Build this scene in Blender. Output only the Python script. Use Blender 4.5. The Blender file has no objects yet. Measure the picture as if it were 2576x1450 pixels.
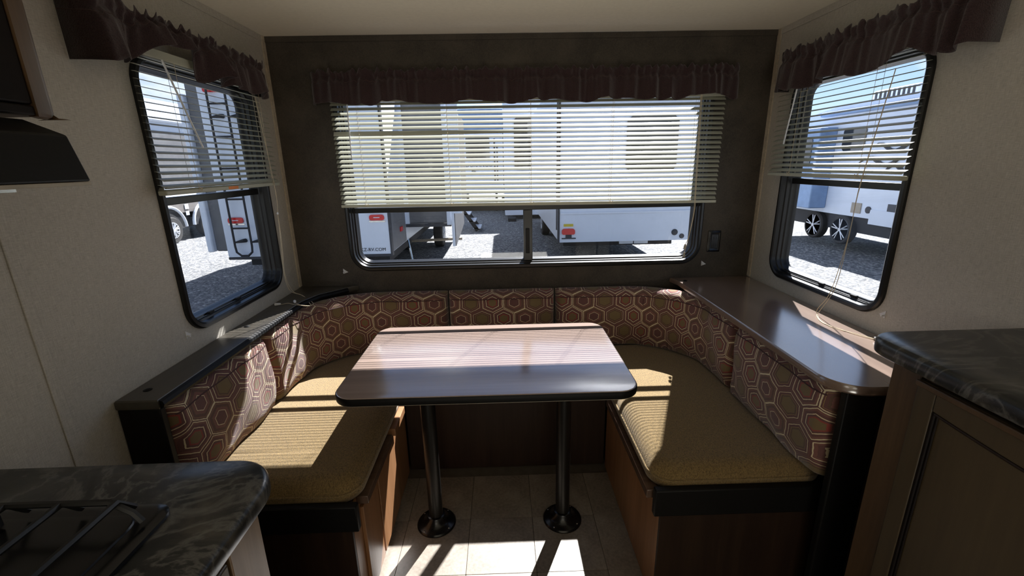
import bpy, bmesh, math, random
from mathutils import Vector, Matrix
random.seed(7)
PI = math.pi
C = bpy.context.scene.collection
sc = bpy.context.scene

# ------------------------------------------------------------------ camera
def rad(a): return math.radians(a)
CP, CY, CR = rad(15.702), rad(1.082), rad(1.089)
CAM = Vector((-0.1165, 0.0, 1.4404))
fwd = Vector((math.sin(CY)*math.cos(CP), math.cos(CY)*math.cos(CP), -math.sin(CP)))
rgt = Vector((math.cos(CY), -math.sin(CY), 0)); dwn = -rgt.cross(fwd)
r2 = rgt*math.cos(CR) + dwn*math.sin(CR); d2 = -rgt*math.sin(CR) + dwn*math.cos(CR)
cd = bpy.data.cameras.new('camera'); cam = bpy.data.objects.new('camera', cd); C.objects.link(cam)
m = Matrix((r2, -d2, -fwd)).transposed().to_4x4(); m.translation = CAM
cam.matrix_world = m
cd.sensor_width = 36; cd.lens = 1111.676*36/2576; cd.clip_start = 0.02; cd.clip_end = 400
sc.camera = cam

# ------------------------------------------------------------------ colour management, sky, sun
sc.view_settings.view_transform = 'Standard'; sc.view_settings.look = 'None'
sc.view_settings.exposure = 0.0; sc.view_settings.gamma = 1; sc.view_settings.use_curve_mapping = False
SUNV = Vector((0.372, 0.82, 1.0)).normalized()
w = bpy.data.worlds.new('sky'); sc.world = w; w.use_nodes = True
nt = w.node_tree; nt.nodes.clear()
out = nt.nodes.new('ShaderNodeOutputWorld'); bg = nt.nodes.new('ShaderNodeBackground')
sky = nt.nodes.new('ShaderNodeTexSky'); sky.sky_type = 'NISHITA'; sky.sun_disc = False
sky.sun_elevation = math.asin(SUNV.z); sky.sun_rotation = math.atan2(SUNV.x, SUNV.y)
sky.altitude = 300; sky.dust_density = 0.3; sky.ozone_density = 2.2
tc = nt.nodes.new('ShaderNodeTexCoord'); mp = nt.nodes.new('ShaderNodeMapping'); mp.inputs['Scale'].default_value = (1, 1, 2.2)
no = nt.nodes.new('ShaderNodeTexNoise'); no.inputs['Scale'].default_value = 3.1; no.inputs['Detail'].default_value = 7; no.inputs['Roughness'].default_value = .55
cr = nt.nodes.new('ShaderNodeValToRGB'); cr.color_ramp.elements[0].position = .52; cr.color_ramp.elements[1].position = .64
mx = nt.nodes.new('ShaderNodeMix'); mx.data_type = 'RGBA'
SKY_STRENGTH = 0.17
mul = nt.nodes.new('ShaderNodeVectorMath'); mul.operation = 'SCALE'; mul.inputs['Scale'].default_value = 1.0
nt.links.new(tc.outputs['Generated'], mp.inputs['Vector']); nt.links.new(mp.outputs['Vector'], no.inputs['Vector'])
nt.links.new(no.outputs['Fac'], cr.inputs['Fac']); nt.links.new(cr.outputs['Color'], mx.inputs['Factor'])
nt.links.new(sky.outputs['Color'], mul.inputs[0]); nt.links.new(mul.outputs['Vector'], mx.inputs['A'])
mx.inputs['B'].default_value = (10, 10.4, 11, 1)
nt.links.new(mx.outputs['Result'], bg.inputs['Color']); bg.inputs['Strength'].default_value = SKY_STRENGTH
nt.links.new(bg.outputs['Background'], out.inputs['Surface'])

sd = bpy.data.lights.new('sun', 'SUN'); sd.energy = 28; sd.angle = rad(0.53); sd.color = (1, .955, .88)
so = bpy.data.objects.new('sun', sd); C.objects.link(so)
so.rotation_euler = SUNV.to_track_quat('Z', 'Y').to_euler()

# added area fills behind the camera that brighten the interior
def area(name, loc, direction, sx, sy, e, col):
    l = bpy.data.lights.new(name, 'AREA'); l.shape = 'RECTANGLE'; l.size = sx; l.size_y = sy; l.energy = e; l.color = col
    o = bpy.data.objects.new(name, l); C.objects.link(o); o.location = loc
    o.rotation_euler = Vector(direction).to_track_quat('-Z', 'Y').to_euler(); return o
area('rear_fill', (0, -3.0, 1.45), (0, 1, .0), 1.6, .7, 6, (1, .965, .88))  # added forward fill; the front wall has no window
area('floor_fill', (.05, -1.5, .03), (0, .12, 1), 1.0, 1.5, 38, (1, .95, .84))  # added upward fill in place of bounce from the unseen floor
area('side_fill', (-1.12, -1.4, 1.4), (1, 0.1, -.05), 1.0, .7, 4, (1, .97, .9))  # added side fill; the left wall has no opening here

# ------------------------------------------------------------------ materials
def new_mat(name):
    m = bpy.data.materials.new(name); m.use_nodes = True
    return m, m.node_tree, m.node_tree.nodes['Principled BSDF']
def L(nt, a, b): nt.links.new(a, b)
def coord(nt, kind='Object', scale=(1, 1, 1), rot=(0, 0, 0)):
    t = nt.nodes.new('ShaderNodeTexCoord'); mp = nt.nodes.new('ShaderNodeMapping')
    mp.inputs['Scale'].default_value = scale; mp.inputs['Rotation'].default_value = rot
    L(nt, t.outputs[kind], mp.inputs['Vector']); return mp.outputs['Vector']
def noise(nt, vec, s, detail=4, rough=.5, dist=0):
    n = nt.nodes.new('ShaderNodeTexNoise'); n.inputs['Scale'].default_value = s; n.inputs['Detail'].default_value = detail
    n.inputs['Roughness'].default_value = rough; n.inputs['Distortion'].default_value = dist
    L(nt, vec, n.inputs['Vector']); return n.outputs['Fac']
def ramp(nt, fac, stops, interp='LINEAR'):
    r = nt.nodes.new('ShaderNodeValToRGB'); r.color_ramp.interpolation = interp
    e = r.color_ramp.elements
    while len(e) < len(stops): e.new(.5)
    for i, (p, c) in enumerate(stops):
        e[i].position = p; e[i].color = (*c, 1) if len(c) == 3 else c
    L(nt, fac, r.inputs['Fac']); return r.outputs['Color']
def mixc(nt, f, a, b, mode='MIX'):
    x = nt.nodes.new('ShaderNodeMix'); x.data_type = 'RGBA'; x.blend_type = mode
    for s, v in (('Factor', f), ('A', a), ('B', b)):
        if isinstance(v, (int, float)): x.inputs[s].default_value = v
        elif isinstance(v, tuple): x.inputs[s].default_value = (*v, 1)
        else: L(nt, v, x.inputs[s])
    return x.outputs['Result']
def bump(nt, b, h, strength=.3, dist=.002):
    n = nt.nodes.new('ShaderNodeBump'); n.inputs['Strength'].default_value = strength; n.inputs['Distance'].default_value = dist
    L(nt, h, n.inputs['Height']); L(nt, n.outputs['Normal'], b.inputs['Normal'])
def mth(nt, op, a, b=None, c=None):
    n = nt.nodes.new('ShaderNodeMath'); n.operation = op
    for i, v in enumerate((a, b, c)):
        if v is None: continue
        if isinstance(v, (int, float)): n.inputs[i].default_value = v
        else: L(nt, v, n.inputs[i])
    return n.outputs[0]
def plain(name, col, rough=.5, metal=0, var=.12, ns=30, spec=.5, bmp=0, coat=0):
    m, nt, b = new_mat(name)
    v = coord(nt); n = noise(nt, v, ns, 3)
    lo = tuple(c*(1-var) for c in col); hi = tuple(min(1, c*(1+var)) for c in col)
    L(nt, ramp(nt, n, [(.3, lo), (.7, hi)]), b.inputs['Base Color'])
    b.inputs['Roughness'].default_value = rough; b.inputs['Metallic'].default_value = metal
    b.inputs['Specular IOR Level'].default_value = spec; b.inputs['Coat Weight'].default_value = coat
    if bmp: bump(nt, b, n, bmp, .001)
    return m
def linen(name, a, bcol, axes=(1, 1, 1)):
    m, nt, b = new_mat(name)
    h = noise(nt, coord(nt, scale=(60, 60, 700)), 1, 3, .6); v = noise(nt, coord(nt, scale=(500, 500, 40)), 1, 3, .6)
    big = noise(nt, coord(nt), 5, 5, .6)
    f = mth(nt, 'ADD', mth(nt, 'MULTIPLY', h, .55), mth(nt, 'MULTIPLY', v, .45))
    c = ramp(nt, f, [(.34, a), (.66, bcol)])
    c = mixc(nt, mth(nt, 'MULTIPLY', big, .35), c, tuple(x*.8 for x in a))
    L(nt, c, b.inputs['Base Color']); b.inputs['Roughness'].default_value = .62; b.inputs['Specular IOR Level'].default_value = .35
    bump(nt, b, f, .35, .0012); return m
def mottled(name, a, bcol, s=9, rough=.6, fine=180, bstr=.15):
    m, nt, b = new_mat(name); v = coord(nt)
    n1 = noise(nt, v, s, 6, .65); n2 = noise(nt, v, fine, 2, .6)
    f = mth(nt, 'ADD', mth(nt, 'MULTIPLY', n1, .65), mth(nt, 'MULTIPLY', n2, .35))
    L(nt, ramp(nt, f, [(.36, a), (.64, bcol)]), b.inputs['Base Color']); b.inputs['Roughness'].default_value = rough
    bump(nt, b, n2, bstr, .0006); return m
def wood(name, a, bcol, axis='z', rough=.4, s=1.0, spec=.5):
    m, nt, b = new_mat(name)
    sc_ = {'x': (1.5, 26, 26), 'y': (26, 1.5, 26), 'z': (26, 26, 1.5)}[axis]
    v = coord(nt, scale=tuple(k*s for k in sc_)); n1 = noise(nt, v, 1, 6, .6, .6)
    n2 = noise(nt, coord(nt, scale=tuple(k*s*6 for k in sc_)), 1, 2, .6)
    f = mth(nt, 'ADD', mth(nt, 'MULTIPLY', n1, .75), mth(nt, 'MULTIPLY', n2, .25))
    L(nt, ramp(nt, f, [(.32, a), (.68, bcol)]), b.inputs['Base Color']); b.inputs['Roughness'].default_value = rough
    b.inputs['Specular IOR Level'].default_value = spec
    bump(nt, b, n2, .08, .0005); return m
def hex_fabric(name, scale=9.3):
    m, nt, b = new_mat(name)
    t = nt.nodes.new('ShaderNodeTexCoord')
    wn = nt.nodes.new('ShaderNodeTexNoise'); wn.inputs['Scale'].default_value = 16; wn.inputs['Detail'].default_value = 2
    L(nt, t.outputs['UV'], wn.inputs['Vector'])
    wob = nt.nodes.new('ShaderNodeVectorMath'); wob.operation = 'SUBTRACT'; L(nt, wn.outputs['Color'], wob.inputs[0]); wob.inputs[1].default_value = (.5, .5, .5)
    wsc = nt.nodes.new('ShaderNodeVectorMath'); wsc.operation = 'SCALE'; L(nt, wob.outputs[0], wsc.inputs[0]); wsc.inputs['Scale'].default_value = .010
    ad = nt.nodes.new('ShaderNodeVectorMath'); ad.operation = 'ADD'; L(nt, t.outputs['UV'], ad.inputs[0]); L(nt, wsc.outputs[0], ad.inputs[1])
    sep = nt.nodes.new('ShaderNodeSeparateXYZ'); L(nt, ad.outputs[0], sep.inputs[0])
    R3 = 1.7320508
    x = mth(nt, 'MULTIPLY_ADD', sep.outputs[0], scale, 50); y = mth(nt, 'MULTIPLY_ADD', sep.outputs[1], scale*1.14, 50*R3)
    def cell(dx, dy):
        ax = mth(nt, 'SUBTRACT', mth(nt, 'MODULO', mth(nt, 'ADD', x, dx), 1), .5)
        ay = mth(nt, 'SUBTRACT', mth(nt, 'MODULO', mth(nt, 'ADD', y, dy), R3), R3/2)
        return ax, ay, mth(nt, 'ADD', mth(nt, 'MULTIPLY', ax, ax), mth(nt, 'MULTIPLY', ay, ay))
    ax, ay, da = cell(0, 0); bx, by, db = cell(.5, R3/2)
    sel = mth(nt, 'LESS_THAN', da, db)
    def pick(p, q): return mth(nt, 'ADD', mth(nt, 'MULTIPLY', sel, p), mth(nt, 'MULTIPLY', mth(nt, 'SUBTRACT', 1, sel), q))
    gx = pick(ax, bx); gy = pick(ay, by)
    cx = mth(nt, 'SUBTRACT', x, gx); cy = mth(nt, 'SUBTRACT', y, gy)
    hx = mth(nt, 'ABSOLUTE', gx); hy = mth(nt, 'ABSOLUTE', gy)
    d = mth(nt, 'MULTIPLY', mth(nt, 'MAXIMUM', hx, mth(nt, 'ADD', mth(nt, 'MULTIPLY', hx, .5), mth(nt, 'MULTIPLY', hy, .8660254))), 2)
    # a small ripple along the rings, as the pattern looks hand-drawn
    fn = noise(nt, t.outputs['UV'], 90, 2, .6)
    d = mth(nt, 'ADD', d, mth(nt, 'MULTIPLY', mth(nt, 'SUBTRACT', fn, .5), .05))
    # three families of cells by position (column + row pattern)
    k = mth(nt, 'FRACT', mth(nt, 'MULTIPLY', mth(nt, 'ADD', mth(nt, 'MULTIPLY', mth(nt, 'ROUND', mth(nt, 'MULTIPLY', cx, 2)), 1.0), mth(nt, 'MULTIPLY', mth(nt, 'ROUND', mth(nt, 'MULTIPLY', cy, 2/R3)), 1.0)), 1/6+.0001))
    cream = (.80, .69, .45); plum = (.120, .045, .052); olive = (.17, .12, .055); rust = (.19, .075, .07); gold = (.33, .22, .09); brown = (.10, .055, .042); red = (.30, .04, .04)
    A = ramp(nt, d, [(0, olive), (.36, red), (.44, plum), (.56, cream), (.61, plum), (.76, rust), (.88, cream), (.935, plum)], 'CONSTANT')
    B = ramp(nt, d, [(0, plum), (.42, cream), (.46, rust), (.66, brown), (.74, plum), (.84, gold), (.87, plum), (.94, cream)], 'CONSTANT')
    D = ramp(nt, d, [(0, olive), (.50, brown), (.60, gold), (.63, plum), (.78, cream), (.82, plum), (.92, rust), (.96, plum)], 'CONSTANT')
    c = mixc(nt, mth(nt, 'GREATER_THAN', k, .3), A, B); c = mixc(nt, mth(nt, 'GREATER_THAN', k, .63), c, D)
    weave = noise(nt, t.outputs['UV'], 700, 2, .7)
    c = mixc(nt, mth(nt, 'MULTIPLY', weave, .30), c, (.30, .20, .12))
    L(nt, c, b.inputs['Base Color']); b.inputs['Roughness'].default_value = .85; b.inputs['Specular IOR Level'].default_value = .2
    b.inputs['Sheen Weight'].default_value = .25
    bump(nt, b, mth(nt, 'ADD', weave, mth(nt, 'MULTIPLY', noise(nt, t.outputs['UV'], 9, 3), 3)), .35, .0015); return m
def woven(name, a, bcol):
    m, nt, b = new_mat(name)
    v = coord(nt, scale=(420, 170, 300), rot=(0, 0, .35)); n = noise(nt, v, 1, 3, .7, .8)
    L(nt, ramp(nt, n, [(.33, a), (.62, bcol)]), b.inputs['Base Color']); b.inputs['Roughness'].default_value = .85
    b.inputs['Specular IOR Level'].default_value = .15; b.inputs['Sheen Weight'].default_value = .3
    bump(nt, b, n, .8, .0025); return m
def marble(name):
    m, nt, b = new_mat(name); v = coord(nt, scale=(1, 1.6, 1), rot=(0, 0, .5))
    n1 = noise(nt, v, 5, 8, .62, 1.6); n2 = noise(nt, v, 3.2, 6, .6, 2.5)
    vein = mth(nt, 'SUBTRACT', 1, mth(nt, 'MULTIPLY', mth(nt, 'ABSOLUTE', mth(nt, 'SUBTRACT', n2, .5)), 22)); vein = mth(nt, 'MAXIMUM', vein, 0)
    base = ramp(nt, n1, [(.30, (.007, .008, .008)), (.50, (.020, .021, .020)), (.60, (.045, .042, .036)), (.72, (.085, .077, .062))])
    L(nt, mixc(nt, mth(nt, 'MULTIPLY', vein, .45), base, (.22, .21, .19)), b.inputs['Base Color'])
    b.inputs['Roughness'].default_value = .28; return m

M = {}
M['wall_side'] = linen('beige_linen_wallcover', (.40, .37, .315), (.66, .62, .545))
M['wall_back'] = mottled('dark_brown_wallcover', (.034, .027, .019), (.075, .061, .044), 7, .7)
M['ceiling'] = plain('ceiling_panel', (.80, .745, .62), .75, var=.03, ns=60, bmp=.1)
M['batten'] = mottled('beige_batten', (.40, .34, .25), (.62, .54, .41), 40, .6)
M['floor'] = mottled('vinyl_tile', (.15, .12, .09), (.29, .25, .20), 6, .42, 90)
M['joint'] = plain('tile_joint', (.10, .085, .065), .8)
M['black'] = plain('black_vinyl', (.006, .0055, .005), .5, ns=200, var=.2, spec=.2)
M['frame'] = plain('black_window_metal', (.006, .006, .006), .3)
M['rubber'] = plain('black_rubber', (.01, .01, .01), .7)
M['laminate'] = wood('dark_laminate', (.085, .050, .036), (.155, .098, .070), 'x', .22, .4)
M['table'] = wood('table_laminate', (.30, .215, .175), (.44, .33, .275), 'x', .20, .4, .8)
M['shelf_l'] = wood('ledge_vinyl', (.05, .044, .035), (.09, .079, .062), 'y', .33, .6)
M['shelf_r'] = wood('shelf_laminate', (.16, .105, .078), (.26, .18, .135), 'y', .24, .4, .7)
M['oakl'] = wood('tan_cabinet_wood', (.17, .105, .06), (.30, .20, .12), 'z', .4)
M['oak'] = wood('brown_cabinet_wood', (.065, .036, .017), (.13, .075, .036), 'z', .4)
M['oakpanel'] = wood('door_wood', (.055, .038, .018), (.095, .066, .032), 'z', .45, .6)
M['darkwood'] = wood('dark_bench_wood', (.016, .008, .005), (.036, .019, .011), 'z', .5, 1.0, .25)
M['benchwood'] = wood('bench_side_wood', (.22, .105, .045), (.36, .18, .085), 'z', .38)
M['hex'] = hex_fabric('hexagon_upholstery'); M['seat'] = woven('olive_seat_fabric', (.082, .053, .021), (.30, .20, .075))
M['valance'] = woven('maroon_valance_fabric', (.024, .013, .014), (.055, .030, .030))
M['espresso'] = plain('espresso_door', (.007, .004, .003), .6, spec=.15)
M['marble'] = marble('black_marble_laminate')
M['slat'] = plain('cream_slat', (.48, .48, .385), .42, var=.02)
nt_ = M['slat'].node_tree; b_ = nt_.nodes['Principled BSDF']; tr = nt_.nodes.new('ShaderNodeBsdfTranslucent'); tr.inputs['Color'].default_value = (.8, .78, .62, 1)
ms = nt_.nodes.new('ShaderNodeMixShader'); ms.inputs['Fac'].default_value = .10; L(nt_, b_.outputs[0], ms.inputs[1]); L(nt_, tr.outputs[0], ms.inputs[2]); L(nt_, ms.outputs[0], nt_.nodes['Material Output'].inputs['Surface'])
M['cord'] = plain('cream_cord', (.62, .52, .36), .8)
M['plastic'] = plain('white_plastic', (.72, .72, .72), .35)
M['clearplastic'] = plain('clear_wand', (.8, .82, .85), .1, spec=.8)
M['steel'] = plain('chrome', (.62, .62, .60), .18, 1)
M['enamel'] = plain('black_enamel', (.005, .005, .006), .22)
M['iron'] = plain('black_iron', (.008, .008, .008), .45)
M['pole'] = plain('black_pole', (.008, .007, .006), .36, spec=.35)
M['tmold'] = plain('pale_edge_strip', (.34, .29, .22), .35)
M['orange'] = plain('orange_sticker', (.75, .22, .04), .5)
M['rvwhite'] = plain('white_gel_coat', (.70, .76, .86), .3, var=.02, ns=3)
M['rvgrey'] = plain('grey_rv_panel', (.15, .15, .155), .5, ns=5)
M['rvtaupe'] = plain('taupe_rv_panel', (.17, .155, .145), .4, ns=5)
M['rvblue'] = plain('blue_rv_cap', (.22, .33, .52), .4, ns=5)
M['rvdark'] = plain('dark_underbody', (.02, .02, .022), .7)
M['rvglass'] = plain('dark_rv_window', (.02, .02, .02), .08, spec=.9)
M['rvtrim'] = plain('grey_rv_trim', (.035, .037, .045), .5)
M['red'] = plain('red_lens', (.62, .02, .02), .2)
M['yellow'] = plain('yellow_sticker', (.6, .5, .05), .5)
M['letter'] = plain('dark_lettering', (.02, .02, .025), .5)
M['tyre'] = plain('tyre_rubber', (.03, .028, .026), .85, ns=20)
M['alloy'] = plain('alloy_wheel', (.62, .65, .7), .3, .4)
M['leaf'] = mottled('tree_leaves', (.02, .045, .012), (.06, .11, .03), 3, .8)
# gravel
m, nt, b = new_mat('grey_gravel'); v = coord(nt)
vo = nt.nodes.new('ShaderNodeTexVoronoi'); vo.inputs['Scale'].default_value = 26; L(nt, v, vo.inputs['Vector'])
hs = nt.nodes.new('ShaderNodeSeparateColor'); L(nt, vo.outputs['Color'], hs.inputs[0])
c = ramp(nt, hs.outputs[0], [(0, (.07, .075, .08)), (.45, (.15, .155, .165)), (.85, (.28, .28, .28)), (1, (.50, .49, .47))])
L(nt, mixc(nt, mth(nt, 'MULTIPLY', noise(nt, v, 1.3, 4), .4), c, (.13, .125, .12)), b.inputs['Base Color']); b.inputs['Roughness'].default_value = .9
bump(nt, b, mth(nt, 'SUBTRACT', 1, vo.outputs['Distance']), .9, .02); M['gravel'] = m
# window glass: tinted, thin
m = bpy.data.materials.new('tinted_glass'); m.use_nodes = True; nt = m.node_tree; nt.nodes.clear()
o_ = nt.nodes.new('ShaderNodeOutputMaterial'); tp = nt.nodes.new('ShaderNodeBsdfTransparent'); gl = nt.nodes.new('ShaderNodeBsdfGlossy')
nn = noise(nt, coord(nt), 60, 3)
L(nt, ramp(nt, nn, [(.3, (.80, .82, .86)), (.7, (.81, .83, .87))]), tp.inputs['Color']); gl.inputs['Roughness'].default_value = .02
lw = nt.nodes.new('ShaderNodeLayerWeight'); lw.inputs['Blend'].default_value = .5
fr_ = mth(nt, 'MULTIPLY_ADD', mth(nt, 'POWER', lw.outputs['Facing'], 5), .35, .03)
x_ = nt.nodes.new('ShaderNodeMixShader'); L(nt, fr_, x_.inputs[0]); L(nt, tp.outputs[0], x_.inputs[1]); L(nt, gl.outputs[0], x_.inputs[2]); L(nt, x_.outputs[0], o_.inputs[0])
M['glass'] = m

# ------------------------------------------------------------------ mesh helpers
class MB:
    def __init__(s): s.v = []; s.f = []; s.uv = {}
    def add(s, vs, fs):
        n = len(s.v); s.v += [tuple(p) for p in vs]; s.f += [tuple(i+n for i in f) for f in fs]; return s
    def box(s, x0, x1, y0, y1, z0, z1):
        return s.add([(x0,y0,z0),(x1,y0,z0),(x1,y1,z0),(x0,y1,z0),(x0,y0,z1),(x1,y0,z1),(x1,y1,z1),(x0,y1,z1)],
                     [(0,3,2,1),(4,5,6,7),(0,1,5,4),(1,2,6,5),(2,3,7,6),(3,0,4,7)])
    def loops(s, rings, close=True, cap=True):
        n = len(rings[0]); vs = [p for r in rings for p in r]; fs = []
        for i in range(len(rings)-1):
            for j in range(n if close else n-1):
                a = i*n+j; b = i*n+(j+1) % n; fs.append((a, b, b+n, a+n))
        if cap: fs.append(tuple(reversed(range(n)))); fs.append(tuple(range((len(rings)-1)*n, len(rings)*n)))
        return s.add(vs, fs)
    def tube(s, pts, r, n=8, cap=True, rs=None):
        pts = [Vector(p) for p in pts]; rings = []; up = None
        for i, p in enumerate(pts):
            t = (pts[min(i+1, len(pts)-1)] - pts[max(i-1, 0)]).normalized()
            if up is None: up = Vector((0, 0, 1)) if abs(t.z) < .9 else Vector((1, 0, 0))
            a = t.cross(up).normalized(); b_ = a.cross(t).normalized(); up = b_
            rr = rs[i] if rs else r
            rings.append([p + (a*math.cos(2*PI*k/n) + b_*math.sin(2*PI*k/n))*rr for k in range(n)])
        return s.loops(rings, True, cap)
    def lathe(s, c, prof, n=32, axis='z'):
        rings = []
        for r, h in prof:
            ring = []
            for k in range(n):
                a = 2*PI*k/n; u, v_ = r*math.cos(a), r*math.sin(a)
                ring.append({'z': (c[0]+u, c[1]+v_, c[2]+h), 'x': (c[0]+h, c[1]+u, c[2]+v_), 'y': (c[0]+u, c[1]+h, c[2]+v_)}[axis])
            rings.append(ring)
        return s.loops(rings)
    def slab(s, outline, prof):   # prof: list of (inset, z) bottom to top
        o_ = []
        for p in outline:
            if not o_ or math.hypot(p[0]-o_[-1][0], p[1]-o_[-1][1]) > 1e-5: o_.append(p)
        if math.hypot(o_[0][0]-o_[-1][0], o_[0][1]-o_[-1][1]) < 1e-5: o_.pop()
        outline = o_
        return s.loops([[(x, y, z) for x, y in inset(outline, d)] for d, z in prof])
def inset(poly, d):
    if abs(d) < 1e-9: return list(poly)
    n = len(poly); out_ = []
    for i in range(n):
        p0 = Vector(poly[i-1]); p1 = Vector(poly[i]); p2 = Vector(poly[(i+1) % n])
        e1 = (p1-p0).normalized(); e2 = (p2-p1).normalized()
        n1 = Vector((-e1.y, e1.x)); n2 = Vector((-e2.y, e2.x)); mm = (n1+n2); 
        if mm.length < 1e-6: mm = n1
        mm = mm.normalized(); k = d/max(.35, mm.dot(n1)); out_.append((p1.x+mm.x*k, p1.y+mm.y*k))
    return out_
def rrect(x0, x1, y0, y1, r, n=6):
    rs = r if isinstance(r, (list, tuple)) else [r]*4; pts = []
    for (cx, cy, a0), rr in zip(((x1, y0, -90), (x1, y1, 0), (x0, y1, 90), (x0, y0, 180)), rs):
        sx = -1 if cx == x1 else 1; sy = -1 if cy == y1 else 1
        if rr <= 0: pts.append((cx, cy)); continue
        for k in range(n+1):
            a = rad(a0 + 90*k/n); pts.append((cx+sx*rr+rr*math.cos(a), cy+sy*rr+rr*math.sin(a)))
    return pts
def obj(name, mb, mat, parent=None, smooth=None, bevel=0, sharp=35, **tags):
    me = bpy.data.meshes.new(name)
    if isinstance(mb, bpy.types.Mesh): me = mb
    else:
        me.from_pydata(mb.v, [], mb.f); 
        bm = bmesh.new(); bm.from_mesh(me); bmesh.ops.recalc_face_normals(bm, faces=bm.faces); bm.to_mesh(me); bm.free()
        if mb.uv:
            uvl = me.uv_layers.new(name='UVMap')
            for lp in me.loops: uvl.data[lp.index].uv = mb.uv.get(lp.vertex_index, (0, 0))
    me.materials.clear(); me.materials.append(mat)
    o = bpy.data.objects.new(name, me); C.objects.link(o)
    if smooth is not False:
        try: me.shade_smooth() if hasattr(me, 'shade_smooth') else None
        except Exception: pass
        for p in me.polygons: p.use_smooth = True
        try: me.set_sharp_from_angle(angle=rad(sharp))
        except Exception: pass
    if bevel:
        md = o.modifiers.new('bevel', 'BEVEL'); md.width = bevel; md.segments = 2; md.limit_method = 'ANGLE'; md.angle_limit = rad(40); md.harden_normals = False
    if parent: o.parent = parent
    tag(o, **tags); return o
def tag(o, label=None, cat=None, group=None, kind=None):
    if label: o['label'] = label
    if cat: o['category'] = cat
    if group: o['group'] = group
    if kind: o['kind'] = kind
    return o
def empty(name, loc=(0, 0, 0), **tags):
    o = bpy.data.objects.new(name, None); o.empty_display_size = .05; C.objects.link(o); tag(o, **tags); return o
def bx(*a): return MB().box(*a)
def text(name, s, size, loc, rot, mat, parent, ext=.002, sx=1):
    cu = bpy.data.curves.new(name, 'FONT'); cu.body = s; cu.size = size; cu.extrude = ext; cu.resolution_u = 3
    t = bpy.data.objects.new(name+'_curve', cu); C.objects.link(t); bpy.context.view_layer.update()
    me = bpy.data.meshes.new_from_object(t.evaluated_get(bpy.context.evaluated_depsgraph_get())); bpy.data.objects.remove(t)
    o = bpy.data.objects.new(name, me); me.materials.clear(); me.materials.append(mat); C.objects.link(o)
    o.location = loc; o.rotation_euler = rot; o.scale = (sx, 1, 1); o.parent = parent; return o

W, D, H = 1.15, 2.198, 2.0
TB = lambda u, v, w: (u, D+w, v)
TL = lambda u, v, w: (-W-w, u, v)
TR = lambda u, v, w: (W+w, u, v)

# ------------------------------------------------------------------ room shell
def wall_hole(name, T, u0, u1, v0, v1, hole, r, thick, mat):
    bm = bmesh.new()
    def ring(pts):
        vs = [bm.verts.new(T(u, v, 0)) for u, v in pts]
        return [bm.edges.new((vs[i], vs[(i+1) % len(vs)])) for i in range(len(vs))]
    e = ring([(u0, v0), (u1, v0), (u1, v1), (u0, v1)]) + ring(rrect(*hole, r, 10))
    bmesh.ops.triangle_fill(bm, use_beauty=True, edges=e)
    g = bmesh.ops.extrude_face_region(bm, geom=bm.faces[:])
    off = Vector(T(0, 0, thick)) - Vector(T(0, 0, 0))
    bmesh.ops.translate(bm, verts=[x for x in g['geom'] if isinstance(x, bmesh.types.BMVert)], vec=off)
    bmesh.ops.recalc_face_normals(bm, faces=bm.faces)
    me = bpy.data.meshes.new(name); bm.to_mesh(me); bm.free()
    return obj(name, me, mat, smooth=False, kind='structure')
BW = (-.882, .886, .93, 1.825); SW = (1.375, 2.022, .914, 1.775)
wall_hole('wall_back', TB, -W-.06, W+.06, -.05, H+.05, (BW[0]+.01, BW[1]-.01, BW[2]+.01, BW[3]-.01), .10, .045, M['wall_back'])
wall_hole('wall_left', TL, -3.2, D, -.05, H+.05, (SW[0]+.01, SW[1]-.01, SW[2]+.01, SW[3]-.01), .09, .045, M['wall_side'])
wall_hole('wall_right', TR, -3.2, D, -.05, H+.05, (SW[0]+.01, SW[1]-.01, SW[2]+.01, SW[3]-.01), .09, .045, M['wall_side'])
obj('wall_front', bx(-W-.06, W+.06, -3.26, -3.2, -.05, H+.05), M['wall_side'], smooth=False, kind='structure')
obj('ceiling', bx(-W-.06, W+.06, -3.26, D+.06, H, H+.06), M['ceiling'], smooth=False, kind='structure')
fl = obj('floor', bx(-W, W, -3.2, D, -.06, -.004), M['joint'], smooth=False, kind='structure')
tile = None
for i in range(-4, 6):
    for j in range(-4, 4):
        x0 = -.28 + .26*i; y0 = 1.273 + .264*j
        if x0 < -.85 or x0 > .6 or y0 + .264 > 2.0: continue
        if tile is None: tile = obj('tile', MB().slab(rrect(0, .2585, 0, .2625, .002, 1), [(0, -.004), (0, -.0005), (.0006, 0)]), M['floor'], fl); t = tile
        else: t = tile.copy(); C.objects.link(t); t.parent = fl
        t.location = (x0, y0, 0)
# battens and trims
def trim(n, mb, mat=None): return obj('trim_%d' % n, mb, mat or M['batten'], bevel=.001, kind='structure')
trim(1, bx(-W, -W+.006, D-.026, D, .86, H)); trim(2, bx(W-.006, W, D-.026, D, .86, H))
trim(3, bx(-W, -W+.004, -3.2, D, H-.026, H), M['wall_side']); trim(4, bx(W-.004, W, -3.2, D, H-.026, H), M['wall_side'])
trim(5, bx(-W, W, D-.004, D, H-.024, H), M['wall_back'])
trim(6, bx(-W, -W+.003, .925, .95, 0, H), M['wall_side'])

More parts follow.
